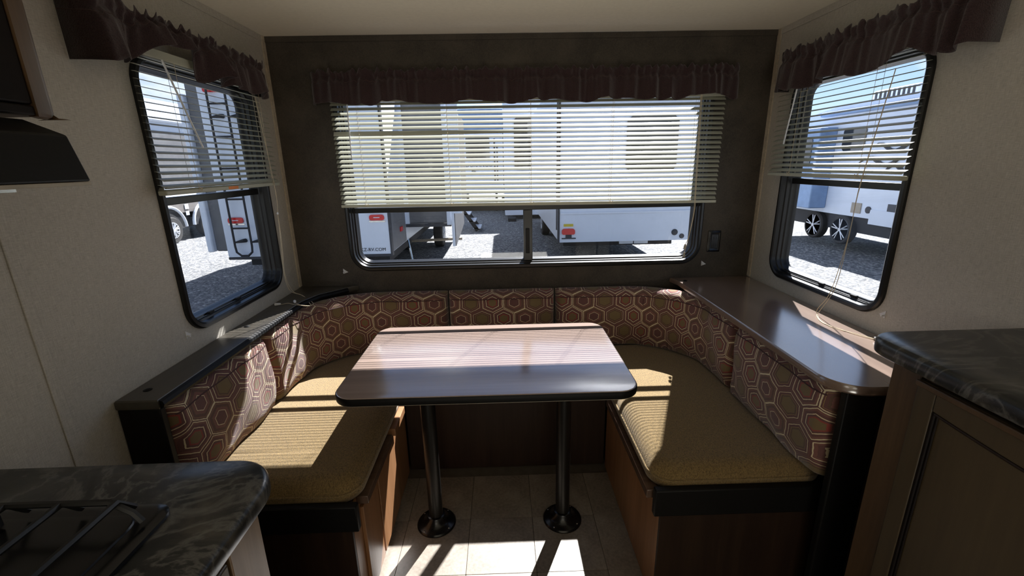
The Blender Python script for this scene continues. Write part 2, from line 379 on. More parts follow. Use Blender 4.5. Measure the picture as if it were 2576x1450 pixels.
# ------------------------------------------------------------------ windows
def window(idx, T, box, r, bar_z, mull=None, latch=None):
    root = empty('window_%d' % idx, T((box[0]+box[1])/2, box[2], 0), kind='structure')
    root.location = (0, 0, 0)
    prof = [(.0, 0.0), (.001, -.008), (.006, -.013), (.016, -.014), (.022, -.010), (.025, .004), (.030, .008), (.032, .020), (.038, .024), (.040, .040), (.044, .048), (.044, .056), (.004, .056), (.004, 0.0)]
    rings = []
    for d, w_ in prof:
        rr = max(.02, r-d); rings.append([T(u, v, w_) for u, v in rrect(box[0]+d, box[1]-d, box[2]+d, box[3]-d, rr, 9)])
    rings.append(rings[0]); mb = MB(); mb.loops(rings, True, False); obj('frame', mb, M['frame'], root)
    i = .036
    def rect(u0, u1, v0, v1, w0, w1, rr=0):
        p = rrect(u0, u1, v0, v1, rr, 8); mb = MB(); mb.loops([[T(u, v, w0) for u, v in p], [T(u, v, w1) for u, v in p]]); return mb
    obj('sash_bar', rect(box[0]+i, box[1]-i, bar_z[0], bar_z[1], .022, .050), M['frame'], root, bevel=.002)
    u0, u1, v0, v1 = box[0]+i, box[1]-i, box[2]+i, box[3]-i; R_ = r-i
    gw = .0445
    obj('pane', rect(u0, u1, bar_z[1], v1, gw, gw+.003, [0, R_, R_, 0]), M['glass'], root, smooth=False)
    if mull:
        obj('pane', rect(u0, mull[0], v0, bar_z[0], gw, gw+.003, [0, 0, 0, R_]), M['glass'], root, smooth=False)
        obj('pane', rect(mull[1], u1, v0, bar_z[0], gw-.006, gw-.003, [R_, 0, 0, 0]), M['glass'], root, smooth=False)
        obj('mullion', rect(mull[0], mull[1], v0-.004, bar_z[0], .020, .050), M['frame'], root, bevel=.002)
        mb = rect(mull[0]+.010, mull[0]+.030, v0+.035, v0+.16, .008, .020); obj('latch', mb, M['rubber'], root, bevel=.003)
    else:
        obj('pane', rect(u0, u1, v0, bar_z[0], gw-.004, gw-.001, [R_, 0, 0, R_]), M['glass'], root, smooth=False)
        # lower sliding track with two ribs and small tabs
        for k, w_ in enumerate((.012, .024)):
            obj('track', rect(box[0]+.07, box[1]-.07, box[2]+.022, box[2]+.034+.004*k, w_, w_+.004), M['frame'], root, bevel=.001)
        for uu in (box[0]+.13, box[0]+.30): obj('release_tab', rect(uu, uu+.028, box[2]+.034, box[2]+.042, .008, .020), M['rubber'], root, bevel=.002)
    return root
window(1, TB, BW, .10, (1.218, 1.243), (-.011, .034))
window(2, TL, SW, .09, (1.333, 1.357))
window(3, TR, SW, .09, (1.333, 1.357))

# ------------------------------------------------------------------ venetian blinds
def blind(T, u0, u1, ztop, zbot, woff, tilts, n, ladders, wand, label, group, skew=0, crooked=None):
    root = empty('venetian_blind', label=label, cat='blind', group=None)
    def box_(a0, a1, v0, v1, w0, w1, f=lambda u: 0):
        p = [(a0, v0, w0), (a1, v0, w0), (a1, v1, w0), (a0, v1, w0), (a0, v0, w1), (a1, v0, w1), (a1, v1, w1), (a0, v1, w1)]
        return MB().add([T(u, v+f(u), w_) for u, v, w_ in p], [(0,3,2,1),(4,5,6,7),(0,1,5,4),(1,2,6,5),(2,3,7,6),(3,0,4,7)])
    sk = lambda u: skew*(u-u0)/(u1-u0)
    obj('headrail', box_(u0, u1, ztop, ztop+.026, woff-.013, woff+.013), M['slat'], root, bevel=.002)
    pitch = (ztop-.012-zbot-.012)/(n-1)
    def cross(t, wd=.0113):
        pts = []
        for k in range(5):
            s_ = -1+.5*k; crown = .0016*(1-s_*s_)
            pts.append((s_*wd*math.cos(t) - crown*math.sin(t)*0, s_*wd*math.sin(t)+crown))
        return pts + [(a, b-.0005) for a, b in reversed(pts)]
    for i in range(n):
        z = zbot+.016+pitch*i; f = i/(n-1); t = rad(tilts[0]+(tilts[1]-tilts[0])*f)
        cs = cross(t); rings = []
        NS = 2 if i != crooked else 9
        for k in range(NS):
            u = u0+.002+(u1-u0-.004)*k/(NS-1); dz = 0; tt = cs
            if i == crooked:
                q = max(0, 1-abs(k/(NS-1)-.12)/.42); tt = cross(t+.55*q); dz = -.003*q
            rings.append([T(u, z+b+dz+sk(u)*(1-f), woff+a) for a, b in tt])
        mb = MB(); mb.loops(rings); obj('slat', mb, M['slat'], root)
    obj('bottom_rail', box_(u0, u1, zbot-.010, zbot+.004, woff-.013, woff+.013, sk), M['slat'], root, bevel=.003)
    for u in ladders:
        mb = MB()
        for w_ in (-.0128, .0128): mb.tube([T(u, ztop, woff+w_), T(u, zbot+sk(u), woff+w_)], .0006, 5)
        for i in range(n):
            f = i/(n-1); z = zbot+.0145+pitch*i+sk(u)*(1-f); t = rad(tilts[0]+(tilts[1]-tilts[0])*f)
            mb.tube([T(u, z-math.sin(t)*.0113, woff-.0128), T(u, z+math.sin(t)*.0113, woff+.0128)], .0004, 4)
        obj('ladder_cord', mb, M['cord'], root)
        kn = MB(); zz = zbot+sk(u)
        kn.tube([T(u-.008, zz+.001, woff-.016), T(u-.003, zz+.008, woff-.018), T(u+.004, zz+.002, woff-.017), T(u+.012, zz+.007, woff-.016), T(u+.002, zz-.006, woff-.018), T(u-.010, zz-.003, woff-.016)], .0009, 5)
        obj('cord_knot', kn, M['cord'], root)
    if wand:
        (ua, za), (ub, zb) = wand; obj('tilt_wand', MB().tube([T(ua, za, woff-.022), T(ub, zb, woff-.022)], .0028, 6), M['clearplastic'], root)
    return root
bb = blind(TB, -.885, .925, 1.722, 1.262, -.028, (38, 38), 22, (-.764, -.359, .026, .407, .795), ((-.80, 1.72), (-.806, 1.48)),
      'wide cream slatted blind over the large back window, one slat bent', None, -.012, 15)
bl = blind(TL, 1.352, 2.044, 1.752, 1.378, -.035, (26, 10), 19, (1.50, 1.98), ((1.436, 1.75), (1.546, 1.51)),
      'cream slatted blind on the left window beside the ladder view', None)
for k in range(3):  # stacked spare slats on the rail
    obj('slat', bx(-W+.024+.002*k, -W+.046+.002*k, 1.354, 2.042, 1.383+.0035*k, 1.3845+.0035*k), M['slat'], bl)
obj('sticker', bx(-W+.0472, -W+.0488, 1.66, 1.72, 1.370, 1.380), M['orange'], bl, label='small orange warning sticker')
br = blind(TR, 1.362, 2.062, 1.752, 1.378, -.035, (34, 11), 18, (1.53, 1.905), ((1.918, 1.72), (1.958, 1.50)),
      'cream slatted blind on the right window above the wide shelf', None)

# ------------------------------------------------------------------ valances
def valance(T, u0, u1, ztop, zbotf, woff, folds, label, seed, ends=.03, amp=.032):
    rnd = random.Random(seed)
    fs = [(rnd.uniform(*folds), rnd.uniform(0, 6.28), rnd.uniform(.4, 1)) for _ in range(5)]
    NU, NV = int((u1-u0)*260), 16; front = []
    def fold(u): return sum(a*(1.6-2.6*abs(math.sin(.5*(k*u+p+1.6*math.sin(k*.17*u+p*2))))) for k, p, a in fs)/2.3
    for j in range(NV+1):
        f = j/NV; row = []
        for i in range(NU+1):
            s = i/NU; u = u0+(u1-u0)*s
            e = min(s, 1-s)*(u1-u0)/ends; wrap = math.sqrt(max(0, 1-(1-min(1, e))**2))
            fo = fold(u); g = 1.0 if f > .3 else .45+.3*abs(f-.15)/.15
            fine = .004*math.sin(150*u+3*math.sin(23*u))*(1.5-f)
            w_ = woff*wrap - wrap*(amp*g*(fo*.6+.45)*(.4+f*.75) + fine*.7) - .002
            if .14 < f < .34: w_ += .006*wrap
            zb = zbotf(u)+.006*math.sin(19*u+1.3*fo); top = ztop + .007*math.sin(95*u+fo*3)*(1-f) + .004*math.sin(240*u)
            z = top+(zb+.007*fo-top)*f
            row.append(T(u+.006*fo*f, z, w_))
        front.append(row)
    mb = MB(); mb.loops(front, False, False)
    root = empty('window_valance', label=label, cat='valance')
    o = obj('gathered_fabric', mb, M['valance'], root, sharp=80); md = o.modifiers.new('s', 'SOLIDIFY'); md.thickness = .0016
    # rod inside the pocket and stitched line
    obj('rod', MB().tube([T(u0+.012, ztop-.026, woff*.45), T(u1-.012, ztop-.026, woff*.45)], .006, 8), M['plastic'], root)
    st = []; 
    for i in range(0, NU+1):
        p0 = Vector(front[5][i]); st.append(p0 + (Vector(T(0, 0, -.0012))-Vector(T(0, 0, 0))))
    obj('stitching', MB().tube(st, .0007, 4), plain('maroon_thread', (.10, .055, .05), .8), root)
    return root
valance(TB, -.955, .975, 1.848, lambda u: 1.712+.012*math.sin(3.1*u+.5)*0+(.018 if u > .72 else 0)*min(1, (u-.72)*8)*(1-min(1, max(0, u-.9)*20)), -.058, (22, 70), 'long gathered maroon valance over the wide back window', 3)
def lz(u):
    if u < 1.30: return 1.705+.02*max(0, (u-1.22)/.08)
    if u < 1.56: return 1.725+.075*math.sin((u-1.30)/.26*PI*.55)
    if u < 1.60: return 1.80-.075*(u-1.56)/.04
    return 1.727
valance(TL, 1.195, 2.045, 1.858, lz, -.064, (24, 66), 'short gathered maroon valance over the left window, hem lifted in the middle', 11, amp=.034)
valance(TR, 1.205, 2.062, 1.868, lambda u: 1.712+.022*max(0, 1-abs(u-1.38)/.08), -.064, (24, 66), 'short gathered maroon valance over the right window, hem nearly level', 23)

# ------------------------------------------------------------------ benches
def bench(name, label):
    return empty(name, label=label, cat='bench')
bL = bench('dinette_bench', 'left wooden bench base under the olive seat, sunlit reddish side panel')
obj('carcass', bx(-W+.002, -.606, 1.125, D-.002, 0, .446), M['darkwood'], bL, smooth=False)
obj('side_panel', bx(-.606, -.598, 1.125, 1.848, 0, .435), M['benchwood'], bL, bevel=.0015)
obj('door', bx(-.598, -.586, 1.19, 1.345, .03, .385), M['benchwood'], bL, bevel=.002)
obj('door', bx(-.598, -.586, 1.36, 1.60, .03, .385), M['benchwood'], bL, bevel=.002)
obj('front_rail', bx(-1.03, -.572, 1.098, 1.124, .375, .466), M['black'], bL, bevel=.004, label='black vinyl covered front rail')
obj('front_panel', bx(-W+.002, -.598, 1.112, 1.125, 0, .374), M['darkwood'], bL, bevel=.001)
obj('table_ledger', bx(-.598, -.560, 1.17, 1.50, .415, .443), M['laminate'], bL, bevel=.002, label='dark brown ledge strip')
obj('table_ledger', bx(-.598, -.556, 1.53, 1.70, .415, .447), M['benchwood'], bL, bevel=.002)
bR = bench('dinette_bench', 'right wooden bench base under the olive seat with long brown ledger strip')
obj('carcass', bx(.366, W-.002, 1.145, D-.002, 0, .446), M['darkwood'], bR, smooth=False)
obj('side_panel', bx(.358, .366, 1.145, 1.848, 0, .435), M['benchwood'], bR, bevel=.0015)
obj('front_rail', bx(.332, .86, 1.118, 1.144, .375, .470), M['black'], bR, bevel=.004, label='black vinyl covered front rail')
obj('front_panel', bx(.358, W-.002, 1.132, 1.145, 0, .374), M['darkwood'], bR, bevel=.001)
obj('table_ledger', bx(.318, .358, 1.155, 1.712, .415, .445), M['laminate'], bR, bevel=.002, label='dark brown ledge strip')
bC = bench('dinette_bench', 'back bench base in the dark recess behind the two table legs')
obj('carcass', bx(-.594, .354, 1.872, D-.002, 0, .446), M['darkwood'], bC, smooth=False)
obj('front_panel', bx(-.594, .354, 1.864, 1.872, 0, .36), M['darkwood'], bC, bevel=.001)
obj('front_rail', bx(-.594, .354, 1.85, 1.864, .36, .44), M['black'], bC, bevel=.003)

def arc(cx, cy, r, a0, a1, n=10): return [(cx+r*math.cos(rad(a0+(a1-a0)*k/n)), cy+r*math.sin(rad(a0+(a1-a0)*k/n))) for k in range(n+1)]
SP = [(.010, .447), (.0, .457), (-.003, .470), (.0, .482), (.006, .494), (.016, .506), (.030, .5155), (.046, .521), (.060, .523)]
def cushion(outline, label):
    mb = MB(); mb.slab(outline, SP)
    r = empty('seat_cushion', label=label, cat='cushion', group=None)
    obj('cover', mb, M['seat'], r, sharp=75)
    pipe = [(x, y, .482) for x, y in outline]
    obj('piping', MB().tube(pipe+[pipe[0]], .0035, 6, False), M['seat'], r)
    return r
cushion([(-1.02, 1.126)]+arc(-.645, 1.196, .07, -90, 0)+[(-.575, 1.80), (-.575, 2.18)]+arc(-.79, 1.85, .33, 90, 180)+[(-1.12, 1.6), (-1.12, 1.226)]+arc(-1.02, 1.226, .10, 180, 270),
        'long olive tan seat cushion on the left bench, striped by sunlight')
cushion([(.402, 1.146), (.80, 1.146)]+arc(.80, 1.246, .10, -90, 0)+[(.90, 1.6)]+arc(.60, 1.87, .30, 0, 90)+[(.332, 2.17), (.332, 1.80), (.332, 1.216)]+arc(.402, 1.216, .07, 180, 270),
        'long olive tan seat cushion on the right bench, mostly in shade')
cushion(rrect(-.570, .327, 1.848, 2.165, .06), 'olive tan middle seat cushion hidden under the far table edge')

# upholstered backs: profile swept along a path; front faces the room
def back(path, nrm, label, th=.085, h0=.522, h1=.828, uoff=0, voff=0, endr=.035, bulge=.016):
    # resample
    pts = [Vector(p) for p in path]; ns = [Vector(n) for n in nrm]
    S = [0]
    for a, b in zip(pts, pts[1:]): S.append(S[-1]+(b-a).length)
    T_ = S[-1]; stops = [0, .004, .010, .018, .028, .04, .06]; k = .09
    while k < T_-.07: stops.append(k); k += .03
    stops += [T_-x for x in (.06, .04, .028, .018, .010, .004, 0)]
    def at(s):
        for i in range(len(S)-1):
            if s <= S[i+1]+1e-9:
                f = (s-S[i])/max(1e-9, S[i+1]-S[i]); return pts[i].lerp(pts[i+1], f), ns[i].lerp(ns[i+1], f).normalized()
        return pts[-1], ns[-1]
    prof = []  # (offset 0..1 from the back, z)
    hh = h1-h0; R = .03
    prof += [(0, h0+.012), (.10, h0+.003), (.45, h0), (.80, h0+.004), (.95, h0+.014)]
    for q in range(1, 9): prof.append((1, h0+.03+(hh-.075)*q/9))
    prof += [(.985, h1-.036), (.93, h1-.020), (.82, h1-.009), (.62, h1-.002), (.40, h1), (.18, h1-.003), (0, h1-.012)]
    mb = MB(); rings = []; uvs = []
    rnd = random.Random(len(path)+int(T_*1000))
    p1, p2 = rnd.uniform(0, 6), rnd.uniform(0, 6)
    V = [0]
    for (o0, z0), (o1, z1) in zip(prof, prof[1:]): V.append(V[-1]+math.hypot((o1-o0)*th, z1-z0))
    for s in stops:
        p, n = at(s); e = min(s, T_-s)/endr; f = math.sqrt(max(0, 1-(1-min(1, e))**2)); f = .25+.75*f
        ring = []
        for (o_, z_), v_ in zip(prof, V):
            zz = (z_-(h0+h1)/2)*(.94+.06*f)+(h0+h1)/2
            b_ = bulge*o_*math.sin(PI*min(1, max(0, (z_-h0)/hh)))*math.sin(PI*min(1, max(0, s/T_)))**.5
            wr = .003*o_*(math.sin(31*s+p1+18*z_)+math.sin(17*s-p2-25*z_))
            q = p + n*(th*(o_*f if o_ > .1 else o_*f)+b_*f+wr*f); ring.append((q.x, q.y, zz)); uvs.append((s+uoff, v_+voff))
        rings.append(ring)
    mb.loops(rings); mb.uv = {i: u for i, u in enumerate(uvs)}
    r = empty('back_cushion', label=label, cat='cushion')
    obj('cover', mb, M['hex'], r, sharp=70)
    # welt seam along the top front edge and at both ends
    pp = [(rg[len(prof)-7][0], rg[len(prof)-7][1], rg[len(prof)-7][2]+.0005) for rg in rings[3:-3]]
    obj('top_seam', MB().tube(pp, .0022, 5), M['seam'], r)
    return r, at
for k_, r_ in (('table', .13), ('shelf_r', .16)):
    b_ = M[k_].node_tree.nodes['Principled BSDF']; b_.inputs['Coat Weight'].default_value = 1; b_.inputs['Coat IOR'].default_value = 1.9; b_.inputs['Coat Roughness'].default_value = r_
M['seam'] = plain('plum_welt', (.07, .03, .03), .8)
def straight(a, b, n, **k):
    return back([a, b], [n, n], **k)
# left side
straight((-1.115, 1.085), (-1.115, 1.615), (1, 0), label='hexagon patterned back cushion on the left wall side, half sunlit', bulge=.022)
pl = [(-1.112, 1.622), (-1.112, 1.80)]+arc(-.72, 1.80, .392, 180, 90)[1:]+[(-.405, 2.192)]
nl = [(1, 0), (1, 0)]+[(-math.cos(rad(180-9*k)), -math.sin(rad(180-9*k))) for k in range(1, 11)]+[(0, -1)]
back(pl, nl, 'curved hexagon patterned back cushion in the far left corner', uoff=.35)
straight((-.398, 2.192), (.138, 2.192), (0, -1), label='flat hexagon patterned back cushion centred under the back window', uoff=.1, bulge=.012)
prr = [(.146, 2.192), (.485, 2.192)]+arc(.485, 1.80, .392, 90, 0)[1:]+[(.877, 1.622)]
nr = [(0, -1), (0, -1)]+[(-math.cos(rad(90-9*k)), -math.sin(rad(90-9*k))) for k in range(1, 11)]+[(-1, 0)]
rc, atr = back(prr, nr, 'curved hexagon patterned back cushion in the far right corner', uoff=.62)
for s in (.46, .63):
    p, n = atr(s); mb = MB(); mb.tube([(p.x+n.x*(.085+.0145*math.sin(PI*(z-.52)/.3)), p.y+n.y*(.085+.0145*math.sin(PI*(z-.52)/.3)), z) for z in (.54, .6, .66, .72, .78)], .0018, 5)
    obj('vertical_seam', mb, M['seam'], rc)
straight((.872, 1.612), (.872, 1.085), (-1, 0), label='hexagon patterned back cushion below the wide right shelf, greyish in shade', uoff=.2, bulge=.022)

# ------------------------------------------------------------------ side ledges
sl = empty('side_ledge', label='narrow dark vinyl ledge along the left wall above the back cushion', cat='shelf')
o1 = [(-1.148, 1.06), (-1.034, 1.06), (-1.034, 1.93), (-1.00, 2.04), (-.90, 2.15), (-.86, 2.196), (-1.148, 2.196)]
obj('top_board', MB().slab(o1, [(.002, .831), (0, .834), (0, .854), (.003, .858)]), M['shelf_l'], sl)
obj('end_panel', bx(-1.148, -1.036, 1.062, 1.083, 0, .831), M['black'], sl, bevel=.004)
obj('edge_strip', MB().tube([(-1.034, 1.064, .844), (-1.034, 1.93, .844), (-1.00, 2.04, .844), (-.90, 2.15, .844)], .0125, 8), M['black'], sl, label='ribbed black edge strip')
for y in (1.121, 1.615): obj('screw_cap', MB().lathe((-1.105, y, .858), [(.011, 0), (.011, .001), (.006, .003), (.001, .0035)], 20), M['black'], sl)
sr = empty('side_ledge', label='wide brown laminate shelf along the right wall with rounded front corner', cat='shelf')
o2 = arc(.852, 1.117, .097, 180, 270)+[(1.148, 1.02), (1.148, 2.196), (.742, 2.196), (.758, 2.13), (.760, 1.6)]
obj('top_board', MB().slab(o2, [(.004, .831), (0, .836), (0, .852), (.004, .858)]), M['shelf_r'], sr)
obj('end_panel', bx(.80, 1.148, 1.045, 1.068, 0, .831), M['black'], sr, bevel=.004)
obj('end_panel', bx(.90, 1.148, 1.03, 1.044, 0, .831), M['darkwood'], sr, bevel=.002)
obj('screw_cap', MB().lathe((.795, 2.125, .858), [(.010, 0), (.010, .001), (.006, .003), (.001, .0035)], 20), M['black'], sr)

# ------------------------------------------------------------------ table
TX0, TX1, TY0, TY1, TZ = -.655, .300, 1.214, 1.832, .76
t = empty('dinette_table', label='brown laminate dinette table on two black pedestal legs', cat='table')
ol = rrect(TX0, TX1, TY0, TY1, .065, 8)
obj('table_top', MB().slab(ol, [(.003, TZ-.027), (.0, TZ-.0262), (.0, TZ-.0012), (.001, TZ-.0003), (.003, TZ)]), M['table'], t)
obj('edge_band', MB().slab(inset(ol, -.0015), [(0, TZ-.0255), (-.001, TZ-.022), (-.002, TZ-.013), (-.001, TZ-.004), (0, TZ-.002)]), M['black'], t, label='black rounded edge band')
obj('bottom_strip', MB().slab(inset(ol, .001), [(0, TZ-.0285), (0, TZ-.0271)]), M['tmold'], t)
for x in (-.421, .105):
    leg = obj('leg', MB().lathe((x, 1.522, 0), [(.028, .012), (.0285, .10), (.0285, .60), (.026, .69), (.026, TZ-.045)], 32), M['pole'], t)
    obj('base_plate', MB().lathe((x, 1.522, 0), [(.080, 0), (.080, .004), (.076, .009), (.062, .013), (.050, .020), (.040, .036), (.036, .046), (.030, .048)], 40), M['enamel'], leg)
    obj('top_socket', MB().lathe((x, 1.522, TZ-.07), [(.03, 0), (.036, .01), (.06, .034), (.075, .0415)], 32), M['enamel'], leg)
    sm = MB()
    for k in range(4):
        a = PI/4+k*PI/2+.15; sm.lathe((x+.069*math.cos(a), 1.522+.069*math.sin(a), .0095), [(.004, 0), (.004, .0015), (.002, .003)], 10)
    obj('screws', sm, M['steel'], leg, kind='stuff')

# ------------------------------------------------------------------ outlet, brackets, cords
ou = empty('wall_outlet', label='black wall outlet right of the back window', cat='outlet')
mb = MB(); R = lambda d, y: [(x, y, z) for x, z in rrect(.921+d, .985-d, .990+d, 1.098-d, .003, 2)]
mb.loops([R(0, D), R(0, D-.004), R(.009, D-.009), R(.011, D-.008)]); obj('cover_plate', mb, M['enamel'], ou)
obj('socket_face', bx(.936, .970, D-.0105, D-.008, 1.008, 1.080), M['frame'], ou, bevel=.001)
for z in (1.026, 1.062):
    for x in (.946, .958): obj('slot', bx(x, x+.003, D-.0112, D-.0104, z-.006, z+.006), M['rubber'], ou)
def bracket(T, u, v, label):
    r = empty('blind_bracket', label=label, cat='bracket')
    mb = MB(); mb.loops([[T(u-.012, v-.012, -.0), T(u+.012, v-.004, -.0), T(u-.012, v+.014, -.0)], [T(u-.012, v-.012, -.002), T(u+.012, v-.004, -.002), T(u-.012, v+.014, -.002)]])
    obj('plate', mb, M['plastic'], r)
    obj('pin', MB().tube([T(u-.008, v-.004, -.002), T(u-.008, v-.004, -.012)], .003, 8), M['plastic'], r); return r
bracket(TL, 1.372, .925, 'white plastic hold-down bracket on the left wall below the window')
bracket(TR, 1.372, .934, 'white plastic hold-down bracket on the right wall above the counter')
bracket(TB, -.915, .931, 'white hold-down bracket on the back wall, left of the wide window')
bracket(TB, .912, .930, 'white hold-down bracket on the back wall below the outlet')
def smoothpath(p, n=6):
    P_ = [Vector(q) for q in p]; P_ = [P_[0]]+P_+[P_[-1]]; r = []
    for i in range(1, len(P_)-2):
        for k in range(n):
            t_ = k/n; a, b, c_, d = P_[i-1:i+3]
            r.append(.5*((2*b)+(-a+c_)*t_+(2*a-5*b+4*c_-d)*t_*t_+(-a+3*b-3*c_+d)*t_**3))
    return r+[P_[-2]]
def cordset(label, paths, tassels, knots=()):
    r = empty('blind_pull', label=label, cat='cord')
    for p in paths: obj('cord', MB().tube(smoothpath(p), .0011, 6), M['cord'], r)
    for a, d in tassels:
        a = Vector(a); d = Vector(d).normalized(); obj('tassel', MB().tube([a, a+d*.004, a+d*.016, a+d*.024, a+d*.026], .005, 10, True, [.003, .0045, .006, .0065, .003]), M['plastic'], r)
    for k in knots: obj('knot', MB().lathe(k, [(.001, -.005), (.004, -.003), (.0045, 0), (.003, .004), (.001, .006)], 10), M['plastic'], r)
cordset('white lift cords hanging at the left window, knotted and draped onto the corner cushion',
    [[(-1.098, 1.943, 1.72), (-1.098, 1.985, 1.355), (-1.098, 1.975, 1.25)],
     [(-1.098, 1.975, 1.25), (-1.098, 1.965, 1.16), (-1.10, 1.948, 1.0), (-1.10, 1.975, .90), (-1.07, 2.02, .862), (-1.0, 1.94, .842), (-.985, 1.90, .846), (-1.01, 1.86, .863), (-1.05, 1.88, .862), (-1.075, 1.888, .864), (-1.10, 1.878, .862)],
     [(-1.098, 1.975, 1.25), (-1.099, 1.97, 1.12), (-1.10, 1.955, .98), (-1.10, 2.00, .89), (-1.06, 2.01, .862), (-.99, 1.95, .840), (-1.0, 1.885, .850), (-1.04, 1.89, .863)]],
    [((-1.10, 1.878, .865), (-.9, -.25, 0)), ((-1.045, 1.893, .865), (-.25, .5, 0))], [(-1.098, 1.975, 1.25)])
cordset('tan lift cords hanging across the right window and trailing over the wide shelf',
    [[(1.098, 1.454, 1.70), (1.098, 1.505, 1.36), (1.095, 1.51, 1.18), (1.09, 1.521, .99), (1.085, 1.57, .88), (1.07, 1.56, .861), (1.045, 1.49, .860), (1.06, 1.43, .860), (1.075, 1.378, .860), (1.10, 1.33, .861)],
     [(1.099, 1.456, 1.70), (1.099, 1.508, 1.36), (1.096, 1.512, 1.18), (1.091, 1.54, .97), (1.09, 1.59, .88), (1.08, 1.57, .861), (1.052, 1.51, .860), (1.048, 1.44, .860), (1.08, 1.385, .860), (1.105, 1.33, .861)]],
    [((1.10, 1.33, .866), (.5, -.8, 0))])
cordset('lift cords with two wooden tassels hanging over the back window near its right end',
    [[(.79, 2.128, 1.74), (.803, 2.128, 1.32), (.806, 2.128, 1.20), (.792, 2.128, 1.08), (.780, 2.128, 1.045)],
     [(.795, 2.127, 1.74), (.807, 2.127, 1.32), (.809, 2.127, 1.20), (.790, 2.127, 1.06), (.778, 2.127, 1.005)]],
    [((.780, 2.128, 1.045), (-.1, 0, -1)), ((.778, 2.127, 1.005), (-.1, 0, -1))])
for o in list(bpy.data.objects):
    if o.name.startswith('tassel') and o.parent and 'wooden' in o.parent.get('label', ''): o.data.materials.clear(); o.data.materials.append(M['tmold'])

# ------------------------------------------------------------------ left kitchen counter, stove, hood, upper cabinet
cl = empty('kitchen_counter', label='black marbled laminate countertop with rounded corner at the lower left', cat='countertop')
ol = [(-1.148, -1.0), (-.548, -1.0)]+arc(-.638, .660, .09, 0, 90)+[(-1.148, .745)]
CU = [(.006, .862), (.001, .866), (0, .872), (0, .890), (.003, .896), (.009, .900)]
obj('top', MB().slab(ol, CU), M['marble'], cl)
kc = empty('base_cabinet', label='light brown wooden cabinet under the left marbled countertop', cat='cabinet')
obj('carcass', bx(-1.148, -.600, -1.0, .690, 0, .862), M['oak'], kc, smooth=False)
obj('corner_post', bx(-.600, -.585, .600, .690, 0, .862), M['oakl'], kc, bevel=.002)
obj('top_rail', bx(-.600, -.586, -1.0, .599, .835, .861), M['oakl'], kc, bevel=.001)
for k in range(2): obj('door', bx(-.600, -.582, .596-.52*(k+1)+.02, .590-.52*k, .08, .815), M['oakpanel'], kc, bevel=.004)
st = empty('cooktop', label='black gas cooktop with chrome burner pans set in the left countertop', cat='stove')
ck = rrect(-1.12, -.665, .06, .622, .03, 4)
obj('body', MB().slab(ck, [(.004, .9005), (0, .903), (0, .909), (.006, .913), (.016, .914)]), M['enamel'], st)
obj('recess', MB().slab(rrect(-1.09, -.695, .09, .592, .03, 4), [(0, .9135), (.002, .9165), (.006, .917)]), M['enamel'], st)
for bxy in ((-.99, .43), (-.80, .40), (-.90, .19)):
    bu = obj('burner_pan', MB().lathe((bxy[0], bxy[1], .917), [(.078, 0), (.080, .005), (.074, .006), (.05, .001), (.048, .0015)], 36), M['steel'], st)
    obj('burner_cap', MB().lathe((bxy[0], bxy[1], .918), [(.026, 0), (.028, .008), (.030, .012), (.024, .016), (.002, .017)], 28), M['iron'], bu)
for gx0, gx1 in ((-1.09, -.905), (-.895, -.69)):
    g = MB(); z = .958
    for y in (.10, .33, .57): g.tube([(gx0, y, z-.036), (gx0, y, z-.004), (gx0+.01, y, z), (gx1-.03, y, z), (gx1, y-.0, z-.02), (gx1+.01, y, z-.036)], .005, 6)
    for x in (gx0+.02, (gx0+gx1)/2, gx1-.02): g.tube([(x, .08, z-.03), (x, .10, z), (x, .57, z), (x, .595, z-.03)], .005, 6)
    obj('grate', g, M['iron'], st)
hd = empty('range_hood', label='black range hood under the upper cabinet at the left edge', cat='hood')
def prism_y(pts, y0, y1):
    mb = MB(); mb.loops([[(x, y0, z) for x, z in pts], [(x, y1, z) for x, z in pts]]); return mb
obj('shell', prism_y([(-1.148, 1.425), (-.822, 1.425), (-.842, 1.500), (-.905, 1.526), (-1.148, 1.526)], -.05, .80), M['black'], hd, bevel=.003)
obj('lower_lip', bx(-1.146, -.823, -.05, .800, 1.418, 1.4245), M['tmold'], hd, bevel=.001, label='worn brown lower edge')
obj('filter', bx(-1.10, -.87, .05, .72, 1.412, 1.4175), M['steel'], hd, label='pale metal grease filter')
uc = empty('upper_cabinet', label='dark brown upper cabinet with rounded edge above the range hood', cat='cabinet')
UX = -.90
obj('carcass', bx(-1.148, UX-.022, -1.0, .850, 1.535, H-.002), M['darkwood'], uc, smooth=False)
obj('end_post', MB().slab(rrect(UX-.022, UX, .822, .857, [.0, .012, .012, 0], 4), [(.010, 1.530), (.003, 1.533), (0, 1.54), (0, H-.003)]), M['oak'], uc, label='lighter brown rounded end post')
obj('door', bx(UX-.022, UX-.003, .10, .820, 1.552, H-.01), M['espresso'], uc, bevel=.003)
obj('door', bx(UX-.022, UX-.006, -.62, .090, 1.55, H-.01), M['espresso'], uc, bevel=.003)
obj('bottom_rail', bx(UX-.022, UX-.003, -1.0, .821, 1.534, 1.550), M['espresso'], uc, bevel=.003)

